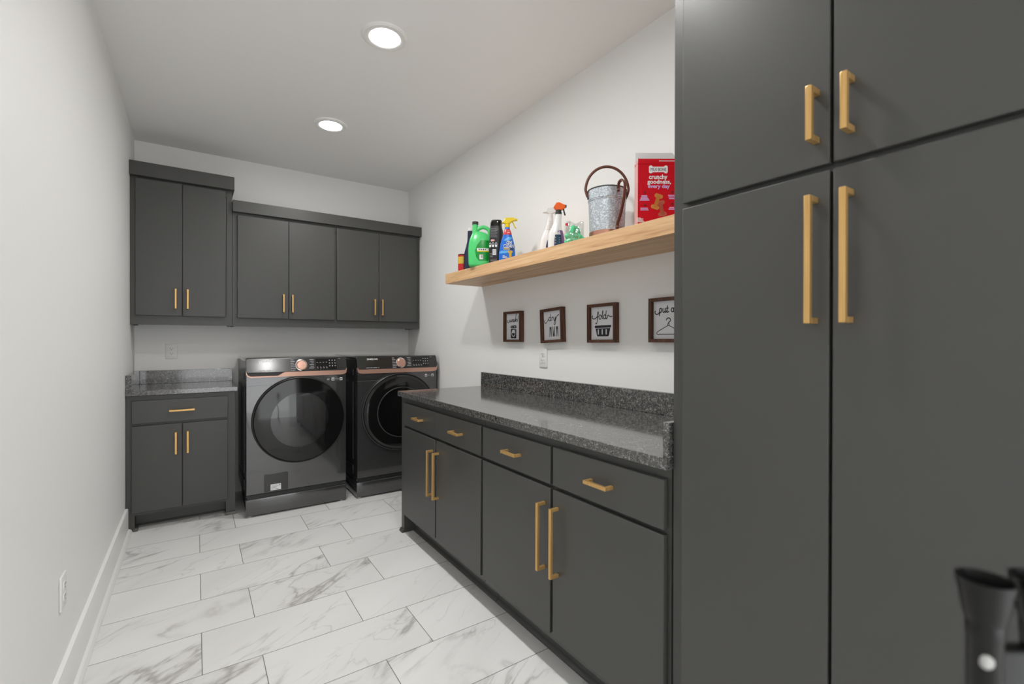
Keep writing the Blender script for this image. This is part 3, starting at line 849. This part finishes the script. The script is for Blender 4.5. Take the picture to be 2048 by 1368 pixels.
for x in (-.032, -.0135, .0055):
    pg = part('pictogram', bt.wrap(MB().prism(rrect(x-.0068, x+.0068, .106, .134, .0066), 0, .0004, 'XZ'), .0008), M_white, t)
    part('pictogram_mark', bt.wrap(MB().prism(circ(x, .1255, .0055, 14), 0, .0004, 'XZ'), .0013), M_ink, pg)
st = part('barcode_sticker', bt.wrap(MB().box(-.016, .006, -.0005, 0, .058, .093), .0008), M_white, t)
w = MB()
for k in range(7): w.box(-.013, .003, -.0005, 0, .063+k*.0038, .0648+k*.0038)
part('barcode', bt.wrap(w, .0013), M_greypr, st)
part('gloss_cap', bt.label([(.240, -.85, .8), (.270, -.8, .8)], 10, 3, .0008), M_black, t)  # darker, smoother black band across the upper front

def sprayer(t, cx, z, mhead, mtrig, mcol, h=.05, length=.075, back=.026, style=0, colh=.022):
    """trigger head: nozzle towards local +X"""
    part('collar', MB().lathe([(.0165, z), (.0165, z+colh*.55), (.0145, z+colh*.6), (.0145, z+colh)], (cx, 0, 0), seg=28), mcol, t)
    zz = z+colh; b = MB()
    if style == 0:   # long low head
        poly = [(cx-back-.012, zz+.004), (cx-back+.004, zz+.022), (cx-.012, zz+.036), (cx+length-.020, zz+.038), (cx+length-.012, zz+.030), (cx+length-.004, zz+.028), (cx+length-.004, zz+.020), (cx+length-.016, zz+.018), (cx+.022, zz+.010), (cx+.015, zz), (cx-.014, zz), (cx-.020, zz+.003)]
        trig = [(cx+.028, 0, zz+.016), (cx+.036, 0, zz+.004), (cx+.044, 0, zz-.014), (cx+.053, 0, zz-.026)]
    elif style == 1: # chunky angular head
        poly = [(cx-.026, zz+.016), (cx-.012, zz+.038), (cx+.002, zz+.040), (cx+.034, zz+.026), (cx+.036, zz+.014), (cx+.022, zz+.002), (cx+.012, zz), (cx-.012, zz), (cx-.020, zz+.006)]
        trig = [(cx+.026, 0, zz+.014), (cx+.028, 0, zz-.004), (cx+.034, 0, zz-.026)]
    else:            # head seen from behind, sloping
        poly = [(cx-.042, zz+.008), (cx-.028, zz+.014), (cx-.018, zz+.034), (cx+.030, zz+.036), (cx+.040, zz+.026), (cx+.038, zz+.012), (cx+.016, zz+.004), (cx+.012, zz), (cx-.012, zz), (cx-.016, zz+.006)]
        trig = [(cx+.024, 0, zz+.012), (cx+.030, 0, zz-.004), (cx+.034, 0, zz-.018)]
    b.prism(poly, -.0135, .0135, 'XZ', bev=.004)
    hd = part('spray_head', b, mhead, t)
    if style == 1: part('nozzle', MB().box(cx+.033, cx+.041, -.009, .009, zz+.013, zz+.027, .002), mtrig, hd)
    elif style == 0: part('nozzle', MB().lathe([(.0075, cx+length-.006), (.0075, cx+length+.003), (.004, cx+length+.004)], (0, 0, zz+.026), 'X', 16), mhead, hd)
    part('trigger', MB().tube(catmull(trig, 6), .008, .0035, 20, up=(1, 0, 0)), mtrig, hd)

# blue spray bottle
t = item('spray_bottle', 'blue stain remover spray bottle with a yellow trigger head and red neck band', 'spray bottle', 1.560, 2.346)
bt = Bottle([(0, 0, .044, .026), (.01, 0, .049, .031), (.05, 0, .0495, .032), (.085, .001, .046, .030), (.12, .0015, .040, .028), (.155, .002, .030, .025), (.18, .002, .024, .022), (.205, .001, .0155, .0155), (.214, .001, .0145, .0145)], 2.8)
part('body', bt.mesh(44), M_blue, t)
part('neck_band', bt.label([(.166, -.97, .97), (.200, -.97, .97)], 20, 4, .0008), M_can, t)
w = MB().box(.004, .018, -.0004, 0, .187, .1895).box(.002, .018, -.0004, 0, .176, .1785).box(-.012, -.006, -.0004, 0, .186, .191)
part('band_print', bt.wrap(w, .0014), M_white, t)
part('swoosh', bt.label([(.052, -.95, -.2), (.062, -.95, .35), (.068, -.9, .5)], 14, 4, .0008), M_bluel, t)
part('swoosh', bt.label([(.128, -.6, .2), (.140, -.4, .75), (.150, .2, .9)], 14, 4, .0008), M_bluel, t)
w = text_mb('OXI', -.004, .030, .107, .127, 0, bold=.012, shear=.15); add_mb(w, text_mb('CLEAN', -.022, .041, .085, .107, 0, bold=.012, shear=.15))
sh_ = text_mb('OXI', -.006, .030, .1055, .127, 0, bold=.045, shear=.15); add_mb(sh_, text_mb('CLEAN', -.024, .0425, .0835, .1075, 0, bold=.045, shear=.15))
lb = part('lettering_outline', bt.wrap(sh_, .0010), M_ink, t)
part('lettering', bt.wrap(w, .0016), M_white, lb)
part('stripe', bt.wrap(MB().box(-.022, .016, -.0004, 0, .075, .081), .001), M_gold, t)
part('stripe_end', bt.wrap(MB().box(.018, .038, -.0004, 0, .073, .082), .001), M_cabin, t)
part('shirt_picture', bt.wrap(MB().prism([(.004, .068), (.016, .070), (.030, .068), (.036, .060), (.028, .055), (.026, .030), (.013, .028), (.012, .052), (.006, .055)], 0, .0004, 'XZ'), .0012), M_gold, t)
w = MB().box(-.026, -.014, -.0004, 0, .036, .039).box(-.026, -.002, -.0004, 0, .030, .033).box(-.026, .002, -.0004, 0, .025, .0275).box(-.026, .010, -.0004, 0, .014, .0165)
part('small_print', bt.wrap(w, .001), M_white, t)
sprayer(t, .001, .213, M_yellow, M_yellow, M_yellow, length=.058, back=.024)

# white spray bottle (behind)
t = item('spray_bottle', 'all white spray bottle with a ribbed neck, behind the orange-headed one', 'spray bottle', 1.640, 2.068, R(-34))
bt = Bottle([(0, 0, .034, .026), (.01, 0, .038, .030), (.06, .001, .038, .030), (.10, .004, .034, .028), (.135, .010, .027, .024), (.18, .019, .020, .019), (.215, .024, .0165, .0165), (.222, .024, .0155, .0155)], 2.6)
part('body', bt.mesh(44), M_whitegl, t)
part('label', bt.label([(.004, -.05, .95), (.06, -.1, .96), (.09, .05, .96), (.112, .6, .97)]), M_navyl, t)
w = MB()
for k in range(7): w.box(.006, .024-(k % 3)*.003, -.0004, 0, .026+k*.0085, .028+k*.0085)
part('small_print', bt.wrap(w, .0012), M_greypr, t)
rg = MB()
for k in range(7):
    c, rx, ry = bt.at(.155+k*.008); rg.lathe([(rx+.0008, .154+k*.008), (rx+.0016, .1555+k*.008), (rx+.0008, .157+k*.008)], (c, 0, 0), seg=28)
part('neck_ribs', rg, M_whitegl, t)
sprayer(t, .024, .221, M_plate, M_plate, M_plate, style=2, colh=.024)

# orange headed spray bottle
t = item('spray_bottle', 'white spray bottle with an orange and black trigger head and purple labels', 'spray bottle', 1.555, 1.876, R(-34))
bt = Bottle([(0, 0, .038, .027), (.01, 0, .0425, .031), (.055, .0, .043, .031), (.09, -.001, .037, .028), (.12, .002, .026, .022), (.15, .008, .0185, .018), (.18, .012, .0165, .0165), (.186, .012, .016, .016)], 2.6)
part('body', bt.mesh(44), M_whitegl, t)
part('label', bt.label([(.006, -.35, .97), (.05, -.32, .97), (.085, -.05, .97), (.10, .3, .97)]), M_purple, t)
lb = part('label_window', bt.label([(.006, -.22, .55), (.075, -.22, .55)], 10, 6, .0011), M_teal, t)
part('label_bottle_picture', bt.wrap(MB().prism([(-.006, .076), (.020, .076), (.017, .090), (.014, .098), (.012, .122), (.004, .122), (.001, .098), (-.003, .090)], 0, .0004, 'XZ'), .0013), M_white, t)
w = MB()
for k in range(6): w.box(.010, .019, -.0004, 0, .014+k*.009, .016+k*.009)
for k in range(3): w.box(-.012, -.004, -.0004, 0, .030+k*.014, .036+k*.014)
part('label_print', bt.wrap(w, .0017), M_greypr, lb)
sprayer(t, .012, .185, M_orange, M_blackm, M_cabin, style=1, colh=.024)

# bag of pods
t = item('pod_bag', 'clear plastic bag of green pods with a red corner, left of the bucket', 'bag', 1.555, 1.735)
rnd = random.Random(3)
for (x, z, a, ry) in ((-.030, .022, 60, .016), (-.008, .020, 20, .018), (.016, .022, -30, .017), (-.026, .052, 70, .016), (-.006, .050, 35, .02), (.018, .046, -60, .017), (-.010, .078, 15, .015), (.014, .076, -20, .016), (.030, .030, 80, .012)):
    b = MB(); b.lathe([(.001, -.023), (.010, -.020), (.0145, -.009), (.0145, .009), (.010, .020), (.001, .023)], seg=20, xf=Matrix.Translation((x, rnd.uniform(-.008, .008), z)) @ Matrix.Rotation(R(a), 4, 'Y'))
    part('pod', b, M_pod, t)
def bagf(side):
    def f(i, j):
        x = -.046+.092*i; z = .001+.116*j
        bulge = .026*math.sin(PI*i)**.6*max(0, math.sin(PI*min(1, .12+.88*j)))**.7*(1-.35*j)
        wr = .0025*math.sin(i*23+j*9)*math.sin(j*17-i*5)
        return (x*(1-.06*j)+.004*j, side*(bulge+wr+.0006), z+.006*math.sin(i*9)*j)
    return f
b = MB().grid(bagf(-1), 22, 22).grid(bagf(1), 22, 22); part('film', b, M_film, t)
part('corner_print', MB().box(-.046, -.032, -.010, -.0085, .098, .110), M_can, t)

# bucket
t = item('bucket', 'galvanised metal bucket with leather handles and a copper base band', 'bucket', 1.60, 1.558, RV)
H = .232; r0, r1 = .080, .0885
def rb(z): return r0+(r1-r0)*z/H
prof = [(r0-.004, .002), (r0, .0)]
prof = [(.002, .004), (r0-.002, .004), (r0-.001, 0), (r0, .001), (rb(.176), .176), (rb(.176)+.0025, .179), (rb(.182), .182), (rb(.186)+.0025, .186), (rb(.19), .189), (r1, H-.003), (r1+.003, H), (r1+.001, H+.003), (r1-.003, H), (rb(.18)-.003, .18), (r0-.003, .008), (.002, .008)]
part('body', MB().lathe(prof, seg=64), M_galv, t)
part('rim', MB().tube([(r1*math.cos(2*PI*k/48), r1*math.sin(2*PI*k/48), H) for k in range(48)], .003, .003, 8, closed=True, up=(0, 0, 1)), M_cabin, t)
part('base_band', MB().lathe([(r0+.0008, .001), (r0+.0022, .003), (rb(.036)+.0022, .034), (rb(.036)+.0008, .036)], seg=64, caps=False), M_copper, t)
pts = [(-.091, 0, .205)]+[(-.1005*math.cos(R(a)), 0, .236+.112*math.sin(R(a))) for a in range(0, 181, 10)]+[(.091, 0, .205)]
hd = part('carrying_handle', MB().tube(catmull(pts, 3), .0065, .0042, 20, up=(0, 1, 0)), M_leather, t)
for s in (-1, 1):
    w = MB().tube([(s*.089, 0, .232), (s*.093, 0, .212), (s*.089, 0, .196)], .003, .003, 20); w.box(s*.089-.004, s*.089+.004, -.008, .008, .194, .202, .002)
    part('handle_lug', w, M_cabin, hd)
ang = R(-68); dv = Vector((math.cos(ang), math.sin(ang), 0))
sp = [dv*(rb(.212)+.003)+Vector((0, 0, .205)), dv*(rb(.21)+.004)+Vector((0, 0, .228)), dv*(rb(.21)+.010)+Vector((.001, 0, .246)), dv*(rb(.2)+.025)+Vector((.006, 0, .249)), dv*(rb(.2)+.038)+Vector((.009, 0, .228)), dv*(rb(.15)+.036)+Vector((.008, 0, .17)), dv*(rb(.1)+.022)+Vector((.003, 0, .105)), dv*(rb(.06)+.005)+Vector((0, 0, .062)), dv*(rb(.04)+.003)+Vector((0, 0, .036))]
sd = part('side_strap', MB().tube(catmull(sp, 8), .0075, .0024, 20, up=tuple(dv)), M_leather, t)
sdv = Vector((-dv.y, dv.x, 0))
for z in (.214, .048):
    for s in (-1, 1):
        p = dv*(rb(z)+.0055)+sdv*s*.004; p.z = z
        w = MB().lathe([(.0005, -.0025), (.0025, -.0018), (.003, 0)], seg=10, xf=Matrix.Translation(p) @ dv.to_track_quat('-Z', 'Y').to_matrix().to_4x4()); part('rivet', w, M_chrome, sd)


# dog biscuit box
t = item('biscuit_box', 'open red dog biscuit box with grey inner flap, cut off by the tall cabinet', 'box', 1.654, 1.315, RV)
bw, bd, bh = .089, .028, .304
b = MB().box(-bw, bw, -bd, -bd+.002, 0, bh).box(-bw, bw, bd-.002, bd, 0, bh).box(-bw, -bw+.002, -bd+.002, bd-.002, 0, bh-.012).box(bw-.002, bw, -bd+.002, bd-.002, 0, bh-.012).box(-bw+.002, bw-.002, -bd+.002, bd-.002, 0, .002)
bx = part('carton', b, M_red, t)
part('side_panel_print', MB().box(-bw-.0006, -bw, -bd+.004, bd-.002, .0, bh-.016), M_pink, bx)
fl = MB().box(-bw+.002, bw-.012, bd-.0045, bd-.0025, bh-.02, bh+.050)
fl.prism([(bw-.012, bh-.02), (bw-.002, bh-.02), (bw-.002, bh+.034), (bw-.012, bh+.049)], bd-.0045, bd-.0025, 'XZ')
part('back_flap', fl, M_cardin, t)
part('front_flap', MB().box(-bw, bw, -bd-.0012, -bd, bh-.018, bh+.004), M_red, bx)
part('side_flap', MB().box(-bw+.0025, -bw+.0045, -bd+.008, bd-.006, bh-.02, bh+.012), M_pink, t)
y = -bd
def bone(cx, cz, L_, r, ang=0., bw_=None, wa=190):
    """outline of a bone"""
    h = bw_ or r*.95; pts = []
    def arc(x, z, a0, a1, n=9):
        return [(x+r*math.cos(R(a0+(a1-a0)*k/n)), z+r*math.sin(R(a0+(a1-a0)*k/n))) for k in range(n+1)]
    pts += arc(L_/2, h, wa, -20)+arc(L_/2, -h, 20, -wa)
    pts += arc(-L_/2, -h, wa-180, -200)+arc(-L_/2, h, 200, 180-wa)
    ca, sa = math.cos(R(ang)), math.sin(R(ang))
    return [(cx+p[0]*ca-p[1]*sa, cz+p[0]*sa+p[1]*ca) for p in pts]
# logo: local x from photo (px-1316)/0.468*1000
part('logo_bone', MB().prism(bone(.014, .2645, .064, .0085, 0, .0085, 158), y-.0006, y-.0001, 'XZ'), M_white, bx)
part('logo_lettering', text_mb('MILK·BONE', -.019, .047, .2575, .2715, y-.0008, bold=0.), M_ink, bx)
w = text_mb('crunchy', -.026, .053, .2165, .2435, y-.0003, bold=.03); add_mb(w, text_mb('goodness,', -.033, .068, .1975, .2215, y-.0003, bold=.03))
part('slogan_lettering', w, M_white, bx)
part('slogan_last_line', text_mb('every day', -.030, .063, .179, .202, y-.0003, bold=.02), M_lilac, bx)
w = MB().box(.0, bw-.001, -bd-.0018, -bd-.0011, bh-.007, bh-.004); part('flap_print', w, M_white, bx)
for m_, cx_, cz_, an in ((M_biscuit2, .028, .098, 100), (M_biscuit, .008, .127, 72)):
    bi = part('biscuit_picture', MB().prism(bone(cx_, cz_, .050, .0092, an, .0092), y-.0006-(.0006 if m_ is M_biscuit else 0), y-.0001, 'XZ'), m_, bx)
    w = MB(); ca, sa = math.cos(R(an)), math.sin(R(an)); yy = y-.0018
    for i in range(-4, 5):
        for j in (-1, 0, 1):
            u, v = i*.0058, j*.005; w.prism(circ(cx_+u*ca-v*sa, cz_+u*sa+v*ca, .0012, 6), yy, yy+.0008, 'XZ')
    part('biscuit_dots', w, M_biscuitd, bi)
w = MB()
for x0_, x1_, z_ in ((-.058, -.034, .1515), (-.060, -.032, .1455), (-.062, -.028, .1395), (-.065, -.024, .1335), (-.062, -.030, .0985), (-.062, -.028, .0915), (.056, .086, .154), (.058, .088, .147), (.060, .084, .140), (.062, .082, .102), (.058, .086, .095)):
    w.box(x0_, x1_, y-.0006, y-.0001, z_-.0019, z_+.0019)
part('claims_print', w, M_lilac, bx)
w = MB()
for k in range(5): w.box(-.0955, -.0955+(.018, .030, .026, .030, .034)[k], y-.0006, y-.0001, .054-k*.0042, .0565-k*.0042)
part('corner_print', w, M_white, bx)
w = MB()
for x_, z_ in ((-.044, .166), (-.042, .112), (.074, .168), (.074, .116)): w.prism(circ(x_, z_, .006, 14), y-.0006, y-.0001, 'XZ')
part('claim_icons', w, M_redd, bx)

for o in bx.children:
    if o.name.split('.')[0] in ('logo_bone', 'logo_lettering', 'slogan_lettering', 'slogan_last_line', 'biscuit_picture', 'claims_print', 'claim_icons'):
        for q_ in [o]+list(o.children):
            for v in q_.data.vertices: v.co.x -= .0165; v.co.z -= .002
# ------------------------------------------------------------------ dark thing in the lower right corner, very near the camera
t = thing('equipment_stand', 'black out-of-focus stand with two flared cups and a pale knob, lower right corner', 'stand', (.5535, .0830, 0), RV)
M_stand = mat('dull_black_rubber', (.003,.003,.003,1), .3, spec=.35)
cup = [(.0125, 1.026), (.0145, 1.034), (.0162, 1.046), (.0185, 1.058), (.0188, 1.0605), (.0170, 1.0605), (.0145, 1.048), (.004, 1.044)]
for s in (-1, 1):
    br = part('barrel', MB().lathe([(.0115, .88), (.0115, 1.012), (.0122, 1.014), (.0122, 1.025), (.0120, 1.027)], (s*.0225, 0, 0), seg=36), M_stand, t)
    part('cup', MB().lathe(cup, (s*.0225, 0, 0), seg=36), M_stand, br)
part('bridge', MB().box(-.0225, .0225, -.008, .008, .885, 1.005, .004, 3), M_stand, t)
part('knob', MB().lathe([(.0058, -.0155), (.0058, -.0175), (.004, -.019), (.001, -.0195)], (-.0290, .0080, .9975), 'Y', 24), mat('pale_grey_plastic', (.36,.36,.35,1), .4), t)
part('pole', MB().lathe([(.012, .10), (.012, .55), (.0105, .56), (.0105, .91)], seg=20), M_stand, t)
for k in range(3):
    a = R(90+120*k); b = MB().tube([(0, 0, .30), (.11*math.cos(a), .11*math.sin(a), .009)], .007, .007, 20)
    part('leg', b, M_stand, t)

# ------------------------------------------------------------------ world, camera, view
w = bpy.data.worlds.new('world'); scene.world = w; w.use_nodes = True
w.node_tree.nodes['Background'].inputs[0].default_value = (.98, .99, 1, 1)
w.node_tree.nodes['Background'].inputs[1].default_value = WORLD  # even fill light, entering through the opening added behind the camera

F, yaw, pitch, roll, hgt = 928.79, .597770, -.00321, .002132, 1.25466
d = Vector((math.sin(yaw)*math.cos(pitch), math.cos(yaw)*math.cos(pitch), math.sin(pitch)))
r = Vector((math.cos(yaw), -math.sin(yaw), 0)); u = r.cross(d)
r2 = r*math.cos(roll)+u*math.sin(roll); u2 = -r*math.sin(roll)+u*math.cos(roll)
cam = bpy.data.cameras.new('camera'); co = bpy.data.objects.new('camera', cam); col.objects.link(co)
cam.sensor_fit = 'HORIZONTAL'; cam.sensor_width = 36; cam.lens = F/2048*36
cam.clip_start = .02
co.matrix_world = Matrix(((r2.x, u2.x, -d.x, 0), (r2.y, u2.y, -d.y, 0), (r2.z, u2.z, -d.z, hgt), (0, 0, 0, 1)))
cam.dof.use_dof = True; cam.dof.focus_distance = 2.7; cam.dof.aperture_fstop = 2.9
scene.camera = co
scene.cycles.diffuse_bounces = 10; scene.cycles.max_bounces = 16; scene.cycles.glossy_bounces = 6
scene.view_settings.view_transform = 'Standard'; scene.view_settings.look = 'None'
scene.view_settings.gamma = 1; scene.view_settings.use_curve_mapping = False
scene.view_settings.exposure = 0.
